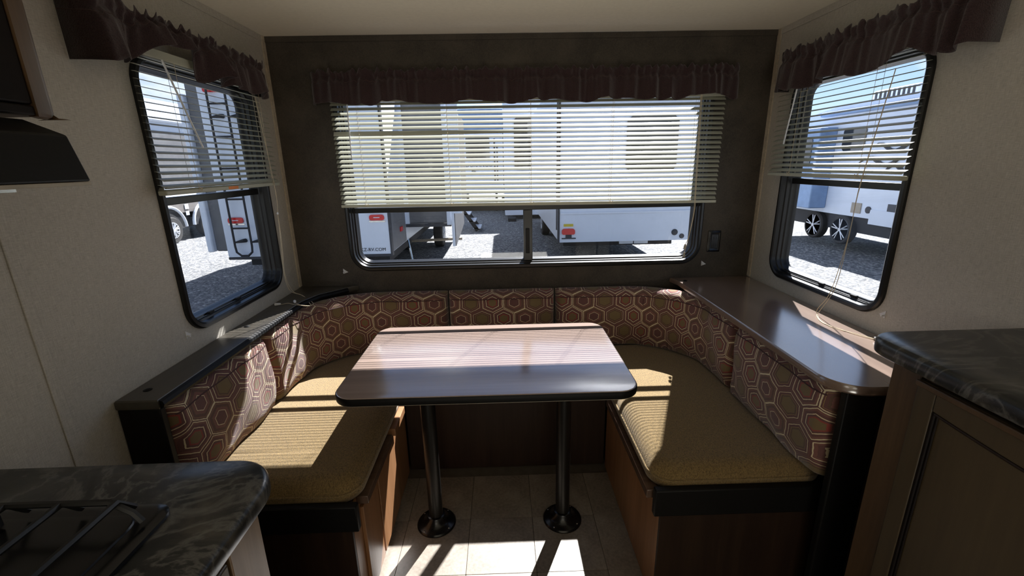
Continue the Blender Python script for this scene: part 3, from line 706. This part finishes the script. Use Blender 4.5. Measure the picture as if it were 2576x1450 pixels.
# ------------------------------------------------------------------ right counter and cabinet
cr_ = empty('kitchen_counter', label='black marbled laminate countertop at the right edge', cat='countertop')
ol = [(1.148, .97)]+arc(.805, .90, .07, 90, 180)+[(.735, .30), (.735, -1.0), (1.148, -1.0)]
obj('top', MB().slab(ol, [(d, z+.14) for d, z in CU]), M['marble'], cr_)
rc_ = empty('base_cabinet', label='brown wooden cabinet with framed arched door under the right countertop', cat='cabinet')
obj('carcass', bx(.800, 1.148, -1.0, .920, 0, 1.001), M['oak'], rc_, smooth=False)
obj('corner_post', bx(.785, .800, .850, .920, 0, 1.001), M['oak'], rc_, bevel=.002)
obj('top_rail', bx(.785, .800, -1.0, .850, .984, 1.001), M['oak'], rc_, bevel=.001)
dr = empty('door'); dr.parent = rc_
def yz(pts, x0, x1):
    mb = MB(); mb.loops([[(x0, y, z) for y, z in pts], [(x1, y, z) for y, z in pts]]); return mb
fr_o = [(.842, .05), (.842, .979), (.30, .979), (.30, .05)]
for nm, pts in (('stile', [(.842, .05), (.842, .979), (.800, .979), (.800, .05)]), ('stile', [(.342, .05), (.342, .979), (.30, .979), (.30, .05)]), ('rail', [(.7995, .05), (.7995, .10), (.3425, .10), (.3425, .05)])):
    obj(nm, yz(pts, .772, .785), M['oakpanel'], dr, bevel=.003)
cz = [(.7995-.457*k/14, .925-.010*math.sin(PI*k/14)) for k in range(15)]
obj('rail', yz([(.7995, .979)]+cz+[(.3425, .979)], .772, .785), M['oakpanel'], dr, bevel=.003)
obj('panel', yz([(.798, .101), (.798, .924), (.344, .924), (.344, .101)], .779, .784), M['oakpanel'], dr)
gm = MB(); gm.tube([(.776, .796, .102), (.776, .796, .924)], .0035, 6); gm.tube([(.777, .789, .102), (.777, .789, .918)], .0022, 6); obj('moulding', gm, M['espresso'], dr, label='dark inner moulding')
gm = MB(); gm.tube([(.776, y, z-.004) for y, z in cz], .003, 6); obj('moulding', gm, M['darkwood'], dr)
obj('top_lip', bx(.765, .772, .30, .842, .966, .979), M['oak'], dr, bevel=.002)

# ceiling lamp seen at the top edge
lp = empty('ceiling_light', label='round white recessed ceiling light cut by the top edge', cat='lamp')
obj('trim_ring', MB().lathe((.597, 1.70, H), [(.072, 0), (.072, -.003), (.062, -.008), (.050, -.009), (.048, -.004)], 40), M['plastic'], lp)
obj('lens', MB().lathe((.597, 1.70, H-.004), [(.048, 0), (.046, -.003), (.002, -.005)], 32), M['plastic'], lp)

# ================================================================== outdoors
G = -.62
obj('ground', bx(-60, 60, -20, 90, G-.3, G), M['gravel'], smooth=False, kind='structure')
def bodybox(x0, x1, y0, y1, z0, z1, r=.12):
    mb = MB(); p = rrect(x0, x1, z0, z1, [.03, r, r, .03], 6)
    mb.loops([[(x, y, z) for x, z in p] for y in (y0, y1)]); return mb
def wheel(parent, c, r, axis, spokes=5, face=-1, q_=.60):
    t_ = obj('tyre', MB().lathe(c, [(r*q_, -.10), (r*.93, -.11), (r, -.08), (r, .08), (r*.93, .11), (r*q_, .10)], 36, axis), M['tyre'], parent)
    ai = 'xyz'.index(axis); cc = list(c); cc[ai] += face*.105
    mb = MB(); mb.lathe(cc, [(r*q_, -.01), (r*q_, .012), (r*(q_-.06), .012), (r*(q_-.06), -.01), (r*q_, -.01)], 30, axis); mb.lathe(cc, [(r*.12, -.02), (r*.14, .015), (r*.05, .02)], 16, axis)
    for k in range(spokes):
        a = 2*PI*k/spokes+.3; u, v = math.cos(a), math.sin(a)
        for dd in (-.16, .16):
            u2, v2 = math.cos(a+dd*1.0), math.sin(a+dd*1.0)
            def P3(q, uu, vv): return {'x': (cc[0], cc[1]+uu*q, cc[2]+vv*q), 'y': (cc[0]+uu*q, cc[1], cc[2]+vv*q)}[axis]
            mb.tube([P3(r*.10, u, v), P3(r*(q_-.03), u2, v2)], r*.055, 5)
    obj('rim', mb, M['alloy'], t_)
def window_rv(parent, pts3, mat=None, name='window'):
    mb = MB(); mb.loops(pts3); return obj(name, mb, mat or M['rvglass'], parent)
def octo(x0, x1, z0, z1, c): return [(x0+c, z0), (x1-c, z0), (x1, z0+c), (x1, z1-c), (x1-c, z1), (x0+c, z1), (x0, z1-c), (x0, z0+c)]
# 1: trailer with ladder
a = empty('travel_trailer', label='white trailer rear with black ladder and red lamps, seen through two windows', cat='trailer')
Y = 7.3
obj('body', bodybox(-4.66, -1.975, Y, 15.5, .03, 2.95), M['rvwhite'], a)
obj('underbody', bx(-4.5, -2.1, Y+.35, 15.3, -.18, .03), M['rvdark'], a)
obj('corner_trim', bx(-1.985, -1.955, Y-.012, Y+.10, .0, 2.93), M['rvtrim'], a, bevel=.005)
obj('corner_trim', bx(-4.90, -4.66, Y+.10, 12.2, .12, 2.8), M['rvgrey'], a, bevel=.02, label='dark grey slide-out on the left side')
obj('slide_edge', bx(-5.0, -4.90, Y+.02, Y+.14, .12, 2.55), M['rvwhite'], a, bevel=.02)
obj('bottom_trim', bx(-4.66, -1.975, Y-.01, Y+.05, -.01, .035), M['rvtrim'], a, bevel=.004)
for cx, z in ((-2.16, .64), (-4.43, .64)):
    b_ = obj('tail_lamp', bodybox(cx-.12, cx+.12, Y-.03, Y-.002, z-.045, z+.045, .04), M['red'], a)
    obj('lens_mark', bx(cx-.05, cx+.05, Y-.034, Y-.03, z-.006, z+.006), M['rvwhite'], b_)
    obj('bracket', bx(cx-.13, cx+.13, Y-.012, Y-.001, z-.075, z-.055), M['steel'], a)
obj('clearance_lamp', bodybox(-4.56, -4.34, Y-.03, Y-.002, 2.56, 2.62, .02), M['red'], a)
obj('clearance_lamp', bodybox(-2.30, -2.08, Y-.03, Y-.002, 2.56, 2.62, .02), M['red'], a)
ld = empty('ladder'); ld.parent = a
for x, bend in ((-4.47, 1), (-4.20, -1)):
    obj('rail', MB().tube([(x+.08*bend, Y-.09, .07), (x+.01*bend, Y-.09, .13), (x, Y-.09, .22), (x, Y-.09, 2.55), (x, Y-.06, 2.9)], .017, 8), M['rvdark'], ld)
obj('rung', MB().tube([(-4.40, Y-.09, .07), (-4.27, Y-.09, .07)], .017, 8), M['rvdark'], ld)
for z in (.52, .98, 1.45, 1.92, 2.39): obj('rung', MB().tube([(-4.47, Y-.09, z), (-4.20, Y-.09, z)], .014, 8), M['rvdark'], ld)
for z in (.29, 2.20):
    for x in (-4.47, -4.20): obj('standoff', MB().tube([(x, Y-.09, z), (x+.12, Y-.05, z+.02), (x+.14, Y-.002, z+.02)], .028, 8, True, [.012, .030, .032]), M['rvdark'], ld)
text('lettering', 'WWW.KZ-RV.COM', .078, (-2.74, Y-.004, .085), (PI/2, 0, 0), M['letter'], a)
sl_ = obj('slide_out', bx(-1.975, -1.125, 8.6, 13.0, .36, 2.62), M['rvgrey'], a, bevel=.02)
obj('slide_trim', bx(-1.975, -1.90, 8.57, 8.60, .36, 2.62), M['rvwhite'], a)
obj('slide_trim', bx(-1.18, -1.09, 8.55, 8.60, .33, 2.66), M['rvwhite'], a)
obj('slide_trim', bx(-1.975, -1.1, 8.56, 8.60, .30, .36), M['rvtrim'], a)
obj('side_skirt', bx(-1.99, -1.965, Y+.1, 8.5, .06, .9), M['rvgrey'], a)
obj('side_marker', bx(-1.965, -1.945, Y+.7, Y+.86, .30, .38), M['red'], a)
wheel(a, (-1.93+.16, 11.6, G+.36), .36, 'x', 5, 1)
wheel(a, (-2.6, 11.2, G+.36), .36, 'x', 5, 1)
obj('stabiliser_jack', MB().tube([(-2.05, 9.0, .03), (-1.95, 8.9, G+.05)], .02, 6).box(-2.08, -1.82, 8.8, 9.0, G, G+.04), M['steel'], a)
obj('axle_tube', MB().tube([(-2.2, 9.6, -.14), (-1.0, 9.6, -.11)], .03, 8), M['tmold'], a)
# 2: open compartment panel and steps
pn = empty('trailer_door', label='white open trailer door panel beyond the ladder trailer, dark on its inner side', cat='door')
obj('leaf', bx(-1.085, -1.036, 8.50, 8.54, -.08, .55).box(-1.085, -.88, 8.50, 8.54, .55, 2.5), M['rvwhite'], pn, bevel=.005)
mb = MB(); mb.loops([[(-1.036, 8.545, .56), (-1.036, 8.545, -.08), (-.954, 9.6, .22), (-.954, 9.6, .56)], [(-1.02, 8.545, .56), (-1.02, 8.545, -.08), (-.94, 9.6, .22), (-.94, 9.6, .56)]])
obj('inner_face', mb, M['rvgrey'], pn)
stp = empty('entry_steps', label='black and white folding entry steps on sunlit gravel', cat='steps')
for k in range(3):
    obj('tread', bx(-1.36+.16*k, -1.12+.16*k, 14.0, 14.8, -.08-.22*k, -.04-.22*k), M['rvwhite'], stp, bevel=.004)
for y in (14.0, 14.8):
    mb = MB(); q = [(-1.46, .16), (-1.34, .16), (-.84, -.56), (-.96, -.60)]
    mb.loops([[(x, y, z) for x, z in q], [(x, y+.03, z) for x, z in q]]); obj('stringer', mb, M['rvdark'], stp)
obj('foot_bar', MB().tube([(-.90, 14.0, G+.03), (-.90, 14.85, G+.03)], .03, 8), M['steel'], stp)
# 3: big white trailer rear
c = empty('travel_trailer', label='large white trailer rear with black octagonal window and red oval lamp', cat='trailer')
Y = 8.2
obj('body', bodybox(.93, 3.45, Y, 16, .0, 3.0, .10), M['rvwhite'], c)
obj('underbody', bx(1.1, 3.3, Y+.6, 15.8, -.18, .0), M['rvdark'], c)
obj('corner_trim', bx(.905, .945, Y-.02, Y+.03, -.01, 2.98), M['rvtrim'], c, bevel=.004)
obj('corner_trim', bx(3.40, 3.44, Y-.02, Y+.01, .0, 2.98), M['rvtrim'], c, bevel=.004)
obj('side_trim', bx(.915, .93, Y+.25, Y+.33, .2, 2.9), M['rvtrim'], c)
obj('shadow_gap', bx(.95, 3.40, Y-.018, Y, .52, .56), M['rvwhite'], c, bevel=.004)
p = octo(2.12, 3.03, 1.25, 2.22, .09); window_rv(c, [[(x, Y-.03, z) for x, z in p], [(x, Y, z) for x, z in p]])
l_ = obj('tail_lamp', bodybox(.985, 1.23, Y-.04, Y-.002, .15, .26, .05), M['red'], c)
obj('licence_bracket', bx(.985, 1.25, Y-.02, Y-.002, .065, .085).box(1.06, 1.17, Y-.02, Y-.002, .085, .15), M['rvtrim'], c)
obj('sticker', bx(1.02, 1.20, Y-.004, Y-.001, .295, .345), M['yellow'], c)
for x, z, r in ((3.11, .15, .058), (3.25, .075, .045)): obj('vent_cap', MB().lathe((x, Y-.02, z), [(r, .02), (r, .008), (r*.8, 0), (.002, 0)], 24, 'y'), M['rvtrim'], c)
obj('label_strip', bx(2.22, 2.50, Y+.55, Y+.56, -.15, -.07).box(2.52, 2.80, Y+.55, Y+.56, -.15, -.07), M['rvwhite'], c)
wheel(c, (1.16, 13.2, G+.36), .36, 'x', 5, -1)
# 4: trailer with octagonal window between
d = empty('travel_trailer', label='pale trailer end with wide black window, left of the large white one', cat='trailer')
Y = 17.0
obj('body', bodybox(.0, 2.9, Y+.02, 26, -.45, 3.65), M['rvwhite'], d)
p = octo(.38, 1.88, 1.22, 3.10, .14); window_rv(d, [[(x, Y-.03, z) for x, z in p], [(x, Y, z) for x, z in p]])
obj('hitch', bx(.1, .4, Y-.6, Y, -.62, -.5), M['rvdark'], d)
obj('corner_trim', bx(1.93, 2.05, Y-.03, Y, -.4, 3.6), M['rvtrim'], d)
wheel(d, (.0, 20.5, G+.36), .36, 'x', 5, -1)
# 5: fifth wheel with lettering
e = empty('fifth_wheel', label='white fifth-wheel trailer front with blue cap, small window and dark lettering', cat='trailer')
Y = 20.0
mb = MB(); pr = [(Y, .2), (Y, 3.0), (Y+.25, 3.7), (Y+.9, 4.0), (Y+9, 4.0), (Y+9, .2)]
mb.loops([[(x, y, z) for y, z in pr] for x in (-1.95, -.02)]); obj('body', mb, M['rvwhite'], e)
mb = MB(); pr = [(Y-.02, 2.72), (Y-.02, 3.0), (Y+.23, 3.72), (Y+.9, 4.03), (Y+.9, 3.9), (Y+.2, 2.72)]
mb.loops([[(x, y, z) for y, z in pr] for x in (-1.96, -.01)]); obj('blue_cap', mb, M['rvblue'], e)
p = rrect(-1.62, -.60, 1.65, 2.60, .12, 5); window_rv(e, [[(x, Y-.03, z) for x, z in p], [(x, Y, z) for x, z in p]])
obj('white_band', bx(-1.95, -.02, Y-.03, Y, 2.62, 2.72), M['rvwhite'], e)
text('lettering', 'DURANGO', .24, (-1.66, Y-.01, 1.34), (PI/2, 0, 0), M['letter'], e, sx=.98)
for x0, x1 in ((-1.40, -.90), (-1.7, -1.2)): 
    mb = MB(); z0 = 1.02 if x0 < -1.5 else 1.15; q = [(x0, z0), (x1, z0+.10), (x1-.05, z0+.14), (x0, z0+.06)]
    mb.loops([[(x, Y-.02, z) for x, z in q], [(x, Y, z) for x, z in q]]); obj('decal', mb, M['rvtrim'], e)
obj('side_vent', bx(-.42, -.36, Y-.02, Y, .6, 2.5).box(-.30, -.25, Y-.02, Y, .6, 2.2), M['rvtrim'], e)
obj('landing_leg', bx(-1.7, -1.6, Y+.4, Y+.5, G, .2).box(-.4, -.3, Y+.4, Y+.5, G, .2), M['rvdark'], e)
# 6: right trailer side
f = empty('travel_trailer', label='long white trailer side in shade with two alloy wheels, outside right window', cat='trailer')
X = 9.4; n_before = set(bpy.data.objects)
mb = MB(); p = [(8.2, .18), (8.2, 2.9), (8.35, 3.12), (13.0, 3.12), (14.6, 2.9), (15.3, 2.2), (15.3, .18)]
mb.loops([[(x, y, z) for y, z in p] for x in (X, X+2.5)]); obj('body', mb, M['rvwhite'], f, smooth=False)
obj('skirt', bx(X-.02, X, 9.9, 11.3, .05, .42), M['rvwhite'], f); obj('underbody', bx(X+.1, X+2.4, 8.4, 15.2, -.25, .18), M['rvdark'], f)
obj('awning', bx(X-.14, X, 8.8, 13.6, 2.86, 2.98), M['rvblue'], f, bevel=.03)
obj('slide_out', bx(X-.5, X, 12.95, 14.9, .30, 2.55), M['rvblue'], f, bevel=.03, label='blue grey slide-out box')
window_rv(f, [[(X-.52, y, z) for y, z in octo(13.2, 14.6, 1.5, 2.3, .08)], [(X-.50, y, z) for y, z in octo(13.2, 14.6, 1.5, 2.3, .08)]])
window_rv(f, [[(X-.02, y, z) for y, z in octo(11.9, 12.7, 1.9, 2.5, .08)], [(X, y, z) for y, z in octo(11.9, 12.7, 1.9, 2.5, .08)]])
for k, y in enumerate((13.27, 12.17)): wheel(f, (X+.05, y, G+.40), .40, 'x', 5, -1, .78)
for k, (y0, y1, z) in enumerate(((10.2, 11.6, 1.95), (10.5, 12.0, 1.62), (10.2, 11.2, 1.45))):
    q = [(X-.01, y0+(y1-y0)*i/10, z+.10*math.sin(i*.9+k)) for i in range(11)]; mb = MB(); mb.tube(q, .05, 6, True, [.01+.045*math.sin(PI*i/10) for i in range(11)]); obj('decal', mb, M['rvtrim'], f)
obj('power_cap', MB().lathe((X-.02, 11.38, .40), [(.09, .02), (.09, 0), (.002, -.01)], 20, 'x'), M['letter'], f); obj('furnace_vent', bx(X-.02, X, 11.62, 11.95, .28, .55), M['tmold'], f)
obj('louvre', bx(X-.02, X, 10.5, 10.8, .42, .60), M['rvtrim'], f)
ac = obj('roof_unit', bx(X+.5, X+1.6, 11.2, 12.6, 3.12, 3.42), M['rvwhite'], f, bevel=.06)
for k in range(9): obj('fin', bx(X+.485, X+.5, 11.3+.14*k, 11.36+.14*k, 3.18, 3.38), M['rvtrim'], ac)
# this trailer stands nearer: shrink its distances about a ground point so that the wheels touch the gravel
for o in set(bpy.data.objects)-n_before:
    if o.parent is f: pass
f.scale = (.81, .81, .81); f.location = (-.022, 0, G*.19+.16)
# 7: left far trailer
g = empty('travel_trailer', label='taupe and white trailer with tandem wheel arches, outside the left window', cat='trailer')
X = -9.7
obj('body', bx(X-2.5, X, 7.0, 19, .45, 3.35), M['rvwhite'], g, bevel=.05)
obj('lower_band', bx(X-2.48, X+.01, 7.0, 19, .20, .62), M['rvtaupe'], g, bevel=.02)
obj('white_stripe', bx(X-2.48, X+.02, 7.0, 19, .62, .70), M['rvwhite'], g)
obj('grey_side', bx(X, X+.02, 9.0, 16.0, 1.0, 2.5), M['rvgrey'], g)
obj('awning', bx(X, X+.15, 8.0, 18, 2.75, 2.9), M['rvwhite'], g, bevel=.04)
obj('roof_unit', bx(X-1.6, X-.7, 11.6, 12.7, 3.35, 3.65), M['rvwhite'], g, bevel=.08)
for y in (13.0, 14.6):
    wheel(g, (X-.03, y, G+.38), .38, 'x', 8, 1)
    q = [(X+.03, y+.62*math.cos(rad(180*k/14)), -.20+.62*math.sin(rad(180*k/14))) for k in range(15)]
    obj('wheel_arch', MB().tube(q, .045, 8), M['rvwhite'], g)
    mb = MB(); mb.loops([[(X+.012, yy, zz) for _, yy, zz in q], [(X+.02, yy, zz) for _, yy, zz in q]]); obj('arch_opening', mb, M['rvdark'], g)
obj('panel_tag', bx(X+.02, X+.03, 13.72, 13.88, .30, .45).box(X+.02, X+.03, 13.72, 13.86, .12, .24), M['rvwhite'], g)
obj('underbody', bx(X-2.4, X-.1, 7.2, 18.8, -.25, .2), M['rvdark'], g)
